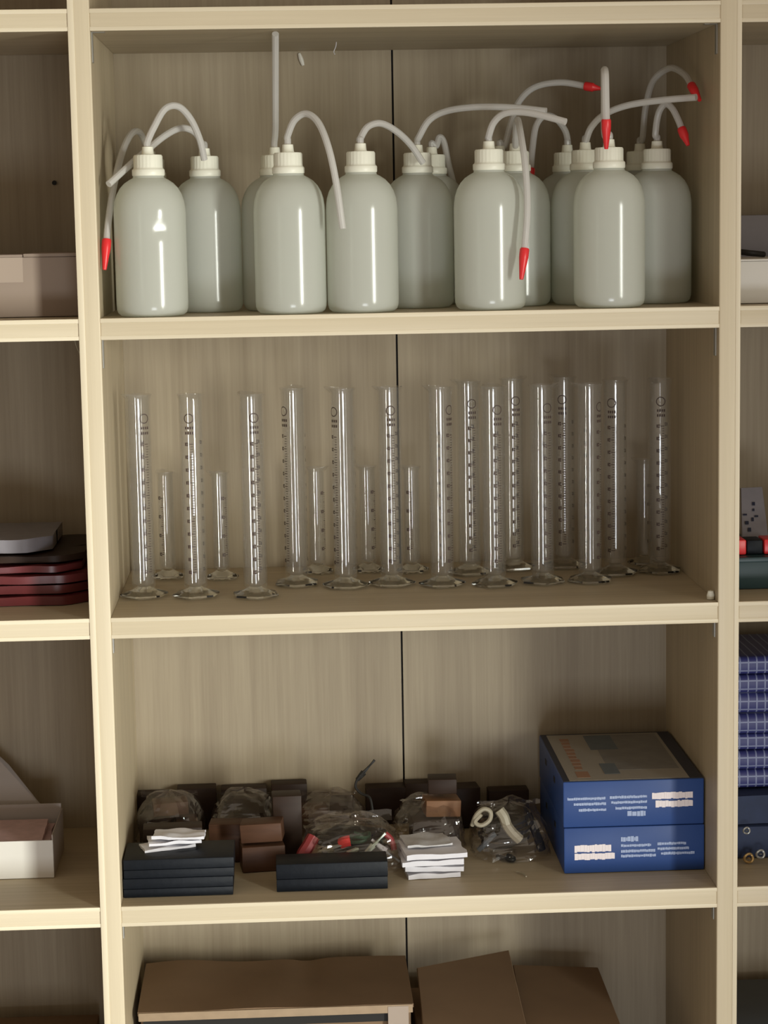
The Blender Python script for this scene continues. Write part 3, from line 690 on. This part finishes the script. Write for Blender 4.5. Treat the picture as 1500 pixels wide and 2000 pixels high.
obj('packing_tape', B(x1 - .030, x1 - .006, y0 - .0052, y0 - .0046, Z4 + h - .030, Z4 + h - .002, bev=.0002, seg=1), M_TAPE, o)
# right carton with a raised flap
o = thing('cardboard_box', 'brown carton at the right of the lowest visible shelf with one flap raised', 'box', (0.45, 0.09, Z4))
xa, xb, ya, yb, h2 = 0.331, 0.560, 0.085, 0.262, min(P(1168, 1889, .262).z, P(1216, 2010, .09).z) - Z4 - 0.005
obj('box_body', B(xa, xb, ya, yb, Z4, Z4 + h2, bev=.002), M_CARD, o)
def slab(pts, th, mat, name, parent):
    bm = bmesh.new(); a = [Vector(p) for p in pts]; nrm = (a[1] - a[0]).cross(a[2] - a[0]).normalized() * th
    t = [bm.verts.new(p) for p in a]; b = [bm.verts.new(p - nrm) for p in a]
    bm.faces.new(t); bm.faces.new(b[::-1])
    for i in range(len(a)): bm.faces.new((t[i], b[i], b[(i+1) % len(a)], t[(i+1) % len(a)]))
    bmesh.ops.bevel(bm, geom=bm.edges[:], offset=th * 0.3, segments=1, affect='EDGES'); return obj(name, bm, mat, parent)
fl = [P(826, 2005, .075), P(1029, 2005, .085), P(994, 1855, .255), P(814, 1890, .235)]
slab([fl[0], fl[1], fl[2], fl[3]], .003, M_CARD, 'raised_flap', o)
fr = [P(1022, 2010, .09), P(1216, 2010, .09), P(1168, 1889, .262), P(1002, 1884, .262)]
slab(fr, .003, M_CARD, 'top_flap', o)

# ------------------------------------------------------------------ left bay
def simple_box(name, x0, x1, y0, y1, z0, z1, mat, label, parts=(), bev=.0015, cat='box'):
    o = thing(name, label, cat, ((x0 + x1)/2, y0, z0)); obj('box_body', B(x0, x1, y0, y1, z0, z1, bev=bev), mat, o)
    return o
zt = P(80, 498, .06).z
o = simple_box('cardboard_box', -.36, -.0265, .062, .29, 0.0, zt - .002, M_CARDG, 'greyish cardboard box on the upper shelf of the left bay')
a = P(0, 520, .06).x; b = P(44, 520, .06).x
obj('packing_tape', B(a - .01, b, .0612, .0619, P(20, 552, .06).z, zt - .0022), M_TAPE, o)
obj('lid_flap', B(-.361, b, .061, .16, zt - .002, zt + .0008, bev=.0006), M_CARDG, o); obj('lid_flap', B(b + .001, -.0262, .061, .16, zt - .002, zt + .0016, bev=.0006), M_CARDG, o)
def floppy(x0, x1, y0, y1, z, th, seed, mat, label, group, droop=0.0, name='folder', cat='folder'):
    bm = bmesh.new(); n, K = 26, 10; tp, bt = [], []
    for i in range(n + 1):
        ra, rb = [], []
        for j in range(K + 1):
            u, v = i / n, j / K
            x = x0 + (x1 - x0) * u; y = y0 + (y1 - y0) * v + 0.004 * noise.noise(Vector((u * 5, seed, 0))) * (1 - v)
            if u > .9: y = y + (v < .5) * (u - .9) * .25
            w = 0.0016 * noise.noise(Vector((u * 7 + seed, v * 4, 0))) + 0.0016
            ra.append(bm.verts.new((x, y, z + th + w))); rb.append(bm.verts.new((x, y, z + max(0, 0.5 * w - 0.0004))))
        tp.append(ra); bt.append(rb)
    for i in range(n):
        for j in range(K): bm.faces.new((tp[i][j], tp[i+1][j], tp[i+1][j+1], tp[i][j+1])); bm.faces.new((bt[i][j], bt[i][j+1], bt[i+1][j+1], bt[i+1][j]))
        bm.faces.new((tp[i][0], bt[i][0], bt[i+1][0], tp[i+1][0])); bm.faces.new((tp[i][K], tp[i+1][K], bt[i+1][K], bt[i][K]))
    for j in range(K):
        bm.faces.new((tp[0][j], tp[0][j+1], bt[0][j+1], bt[0][j])); bm.faces.new((tp[n][j], bt[n][j], bt[n][j+1], tp[n][j+1]))
    c = Vector(((x0 + x1)/2, y0, z)); return solo(name, bm, mat, label, cat, group, loc=c, angle=0.9)
zz = ZC
for k, (th, lab) in enumerate(((.0085, 'lowest maroon folder of the stack in the left bay'), (.0080, 'second maroon folder from the bottom in the left bay'), (.0075, 'third maroon folder from the bottom in the left bay'), (.0060, 'fourth maroon folder, topmost red one in the left bay'))):
    floppy(-.30 + .01 * k, -.0285 - (.0, .003, .001, .012)[k], .085 + (.0, .006, .002, .012)[k], .27, zz, th, k * 3.7, M_MAROON, lab, 'maroon folders in the left bay'); zz += th + .0036
floppy(-.30, -.038, .11, .27, zz, .006, 31, M_DKBROWN, 'dark brown folder lying on the maroon folders in the left bay', None); zz += .0096
floppy(-.30, -.075, .12, .26, zz, .014, 44, M_GREYP, 'grey wrapped bundle on top of the maroon folders in the left bay', None, name='wrapped_bundle', cat='bundle')
# open white box, third shelf
o = thing('white_box', 'open white card box with pink papers in the left bay', 'box', (-.16, .1, Z3))
bx1 = F(106, 1714, Z3).x; by0 = F(106, 1714, Z3).y; bh = P(104, 1641, by0).z - Z3; bx0 = -.30; byb = by0 + .115
obj('front_panel', B(bx0, bx1, by0, by0 + .0015, Z3, Z3 + bh, bev=.0004, seg=1), M_WHITEB, o)
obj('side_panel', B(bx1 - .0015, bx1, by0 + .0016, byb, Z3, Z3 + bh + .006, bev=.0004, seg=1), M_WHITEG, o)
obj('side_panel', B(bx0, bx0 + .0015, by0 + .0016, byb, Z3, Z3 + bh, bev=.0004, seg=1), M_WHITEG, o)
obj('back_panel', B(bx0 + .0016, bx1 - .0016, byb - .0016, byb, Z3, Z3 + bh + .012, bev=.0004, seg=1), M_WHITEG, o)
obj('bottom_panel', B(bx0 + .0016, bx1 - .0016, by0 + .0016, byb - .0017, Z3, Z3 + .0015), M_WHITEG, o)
q = [P(92, 1586, byb + .004), P(-60, 1610, byb + .004), P(-60, 1420, byb + .055), P(18, 1494, byb + .05)]
slab(q, .0016, M_WHITEG, 'lid_flap', o)
rnd = random.Random(4)
for k in range(6):
    z_ = Z3 + .002 + k * .0068
    leaflet('paper_leaflet', ((bx0 + bx1) / 2 - .004 * (k % 2), by0 + .056, z_), (bx1 - bx0) - .016 - .006 * (k % 2), .085, .0040, rnd.uniform(-.04, .04), rnd, M_PINK if k % 2 == 0 or k == 5 else M_PAPERP,
            ['lowest', 'second', 'third', 'fourth', 'fifth', 'topmost'][k] + ' sheet of the pink paper pile inside the open white box', 'pink papers in the white box', .0020)
zc = P(60, 1985, .28).z
simple_box('cardboard_box', -.34, -.055, .10, .28, Z4, zc, M_CARD, 'brown carton in the lowest visible compartment of the left bay')

# ------------------------------------------------------------------ right bay
R0 = .6823
q0 = F(1450, 592, 0.0)
za = P(1470, 510, .05).z
o = simple_box('white_box', R0 + .0012, .90, .05, .17, 0.0, za, M_WHITEB, 'white card box on the upper shelf of the right bay')
obj('lid_flap', B(R0 + .001, .9005, .0488, .172, za + .0001, za + .0022, bev=.0005), M_WHITEB, o)
zb = P(1470, 420, .20).z
simple_box('grey_box', R0 + .004, .88, .20, .30, 0.0, zb, M_GREYP, 'grey printed box standing behind the white box in the right bay')
bm = bmesh.new(); p = P(1462, 505, .11); tube(bm, smooth_path([Vector((R0 + .006, .10, za + .0058)), Vector((R0 + .020, .105, za + .009)), Vector((R0 + .034, .10, za + .0075)), Vector((R0 + .05, .11, za + .0058))], 6), .0033, 8)
solo('cable', bm, M_BLACKM, 'short black cable lying on the white box in the right bay', 'cable')
# second shelf, right bay
z1 = P(1470, 1088, .075).z
o = simple_box('plastic_tray', R0 + .0015, .86, .075, .25, ZC, z1, M_TEAL, 'dark teal plastic tray on the second shelf of the right bay', cat='tray')
obj('rim', B(R0 + .0012, .861, .0738, .2505, z1 - .006, z1 - .0002, bev=.001), M_TEAL, o)
h_r = P(1470, 1055, .085).z
G_R = 'blocks on the teal tray in the right bay'
p1 = P(1457, 1070, .09).x; p2 = P(1491, 1070, .09).x
simple_box('red_block', R0 + .0016, p1, .088, .12, z1 + .0006, h_r, M_RED, 'small red block at the left on the teal tray in the right bay', cat='block')
simple_box('black_block', p1 + .001, p2 - .0005, .09, .12, z1 + .0006, h_r - .001, M_BLACK, 'small black block between two red ones on the teal tray', cat='block')
simple_box('red_block', p2 + .0005, p2 + .02, .088, .12, z1 + .0006, h_r, M_RED, 'small red block at the picture edge on the teal tray', cat='block')
T = P(1450, 1055, .13)
o = thing('printed_panel', 'grey printed card leaning upright behind the red blocks in the right bay', 'card', (.74, .14, z1))
q = [P(1449, 1056, .13), P(1503, 1056, .13), P(1489, 950, .19), P(1446, 952, .19)]
q[0].z = q[1].z = z1 + .003
slab(q, .003, M_GREYP, 'card', o)
bm = bmesh.new(); rnd = random.Random(9)
nrm = (q[1] - q[0]).cross(q[2] - q[0]).normalized()
if nrm.y > 0: nrm = -nrm
for k in range(7):
    u, v = rnd.uniform(.15, .8), rnd.uniform(.2, .85); c = q[0].lerp(q[1], u).lerp(q[3].lerp(q[2], u), v) + nrm * .0012
    e1 = (q[1] - q[0]).normalized() * rnd.uniform(.0012, .0025); e2 = (q[3] - q[0]).normalized() * rnd.uniform(.001, .003)
    bm.faces.new([bm.verts.new(c + s1 * e1 + s2 * e2) for s1, s2 in ((-1, -1), (1, -1), (1, 1), (-1, 1))])
obj('printed_marks', bm, M_NAVY, o, smooth=False)
# third shelf, right bay: checked packets over a pouch and a bag of trinkets
def checked():
    M, N, L = new_mat('blue_checked_cloth'); b = N['Principled BSDF']; b.inputs['Roughness'].default_value = 0.4
    tc = N.new('ShaderNodeTexCoord'); sp = N.new('ShaderNodeSeparateXYZ'); L.new(tc.outputs['Object'], sp.inputs[0])
    ms = []
    for ax, per, off in (('X', .0098, .2), ('Y', .0098, .5), ('Z', .0098, .60)):
        d = N.new('ShaderNodeMath'); d.operation = 'MULTIPLY_ADD'; d.inputs[1].default_value = 1 / per; d.inputs[2].default_value = off; L.new(sp.outputs[ax], d.inputs[0])
        f = N.new('ShaderNodeMath'); f.operation = 'FRACT'; L.new(d.outputs[0], f.inputs[0])
        l = N.new('ShaderNodeMath'); l.operation = 'LESS_THAN'; l.inputs[1].default_value = .17; L.new(f.outputs[0], l.inputs[0]); ms.append(l)
    a = N.new('ShaderNodeMath'); a.operation = 'MAXIMUM'; L.new(ms[0].outputs[0], a.inputs[0]); L.new(ms[2].outputs[0], a.inputs[1])
    mx = N.new('ShaderNodeMix'); mx.data_type = 'RGBA'; mx.inputs[6].default_value = (.035, .04, .17, 1); mx.inputs[7].default_value = (.22, .25, .42, 1)
    L.new(a.outputs[0], mx.inputs[0]); L.new(mx.outputs[2], b.inputs['Base Color']); return M
M_CHECK = checked()
def packet(x0, x1, y0, y1, z, h, seed, label):
    bm = B(x0, x1, y0, y1, z, z + h, bev=h * .28, seg=3)
    bmesh.ops.subdivide_edges(bm, edges=[e for e in bm.edges if e.calc_length() > .03], cuts=8, use_grid_fill=True)
    for v in bm.verts:
        n_ = noise.noise(Vector((v.co.x * 40 + seed, v.co.y * 30, v.co.z * 60)))
        v.co.y += n_ * .0012
        if v.co.z > z + h * .6: v.co.z -= abs(n_) * .0015
    o = solo('checked_packet', bm, M_CHECK, label, 'packet', 'blue checked packets in the right bay', loc=((x0 + x1)/2, y0, z)); return o
zz = P(1470, 1540, .13).z; lim = [(1540, 1503), (1503, 1466), (1466, 1434), (1434, 1394), (1394, 1353), (1353, 1318), (1318, 1282)]
names = ['lowest', 'second from the bottom', 'third from the bottom', 'middle', 'third from the top', 'second from the top', 'topmost']
for k, (a, b) in enumerate(lim):
    z0_, z1_ = P(1470, a, .13).z, P(1470, b, .13).z
    packet(R0 + .0022 + (.001, 0, .0015, .0005, .002, 0, .001)[k], .84, .128 + (.002, .0, .004, .001, .003, 0, .002)[k], .27, z0_, z1_ - z0_ - .0004, k * 5, names[k] + ' blue checked packet of the stack in the right bay' if k not in (3,) else 'blue checked packet in the middle of the stack in the right bay')
zpz = P(1470, 1612, .10).z
floppy(R0 + .003, .85, .105, .28, zpz, (zz - zpz) - .0034, 77, M_NAVYC, 'dark navy cloth pouch under the checked packets in the right bay', None, name='cloth_pouch', cat='pouch')
o = simple_box('navy_tray', R0 + .003, .85, .10, .27, Z3, zpz - .0005 - .0, M_NAVYC, 'dark navy pouch at the bottom of the right bay pile with brass trinkets before it', cat='pouch', bev=.006)
def trinket(px, py, Y, r, mat, label):
    c = P(px, py, Y); bm = bmesh.new()
    ring = [Vector((c.x + r * math.cos(t), Y + .3 * r * math.sin(t * 2), max(c.z, Z3 + r * 1.4) + r * math.sin(t))) for t in [2 * math.pi * k / 14 for k in range(15)]]
    tube(bm, ring, r * .32, 8, cap=False); lathe(bm, [(0, -.3*r), (r*.5, 0), (0, .3*r)], 10, c.x, Y, max(c.z, Z3 + r * 1.4)); return solo('metal_ring', bm, mat, label, 'ring', 'metal trinkets in the right bay')
trinket(1458, 1622, .085, .0036, M_STEEL, 'small bright metal ring at the top of the trinkets in the right bay')
trinket(1485, 1668, .080, .0045, M_STEEL, 'silver metal ring at the picture edge in the right bay')
trinket(1462, 1678, .082, .0050, M_BRASS, 'brass ring at the left of the trinkets in the right bay')
zt = P(1470, 1912, .29).z
simple_box('slate_box', R0 + .003, .90, .12, .29, Z4, zt, M_SLATE, 'slate blue box in the lowest visible compartment of the right bay')
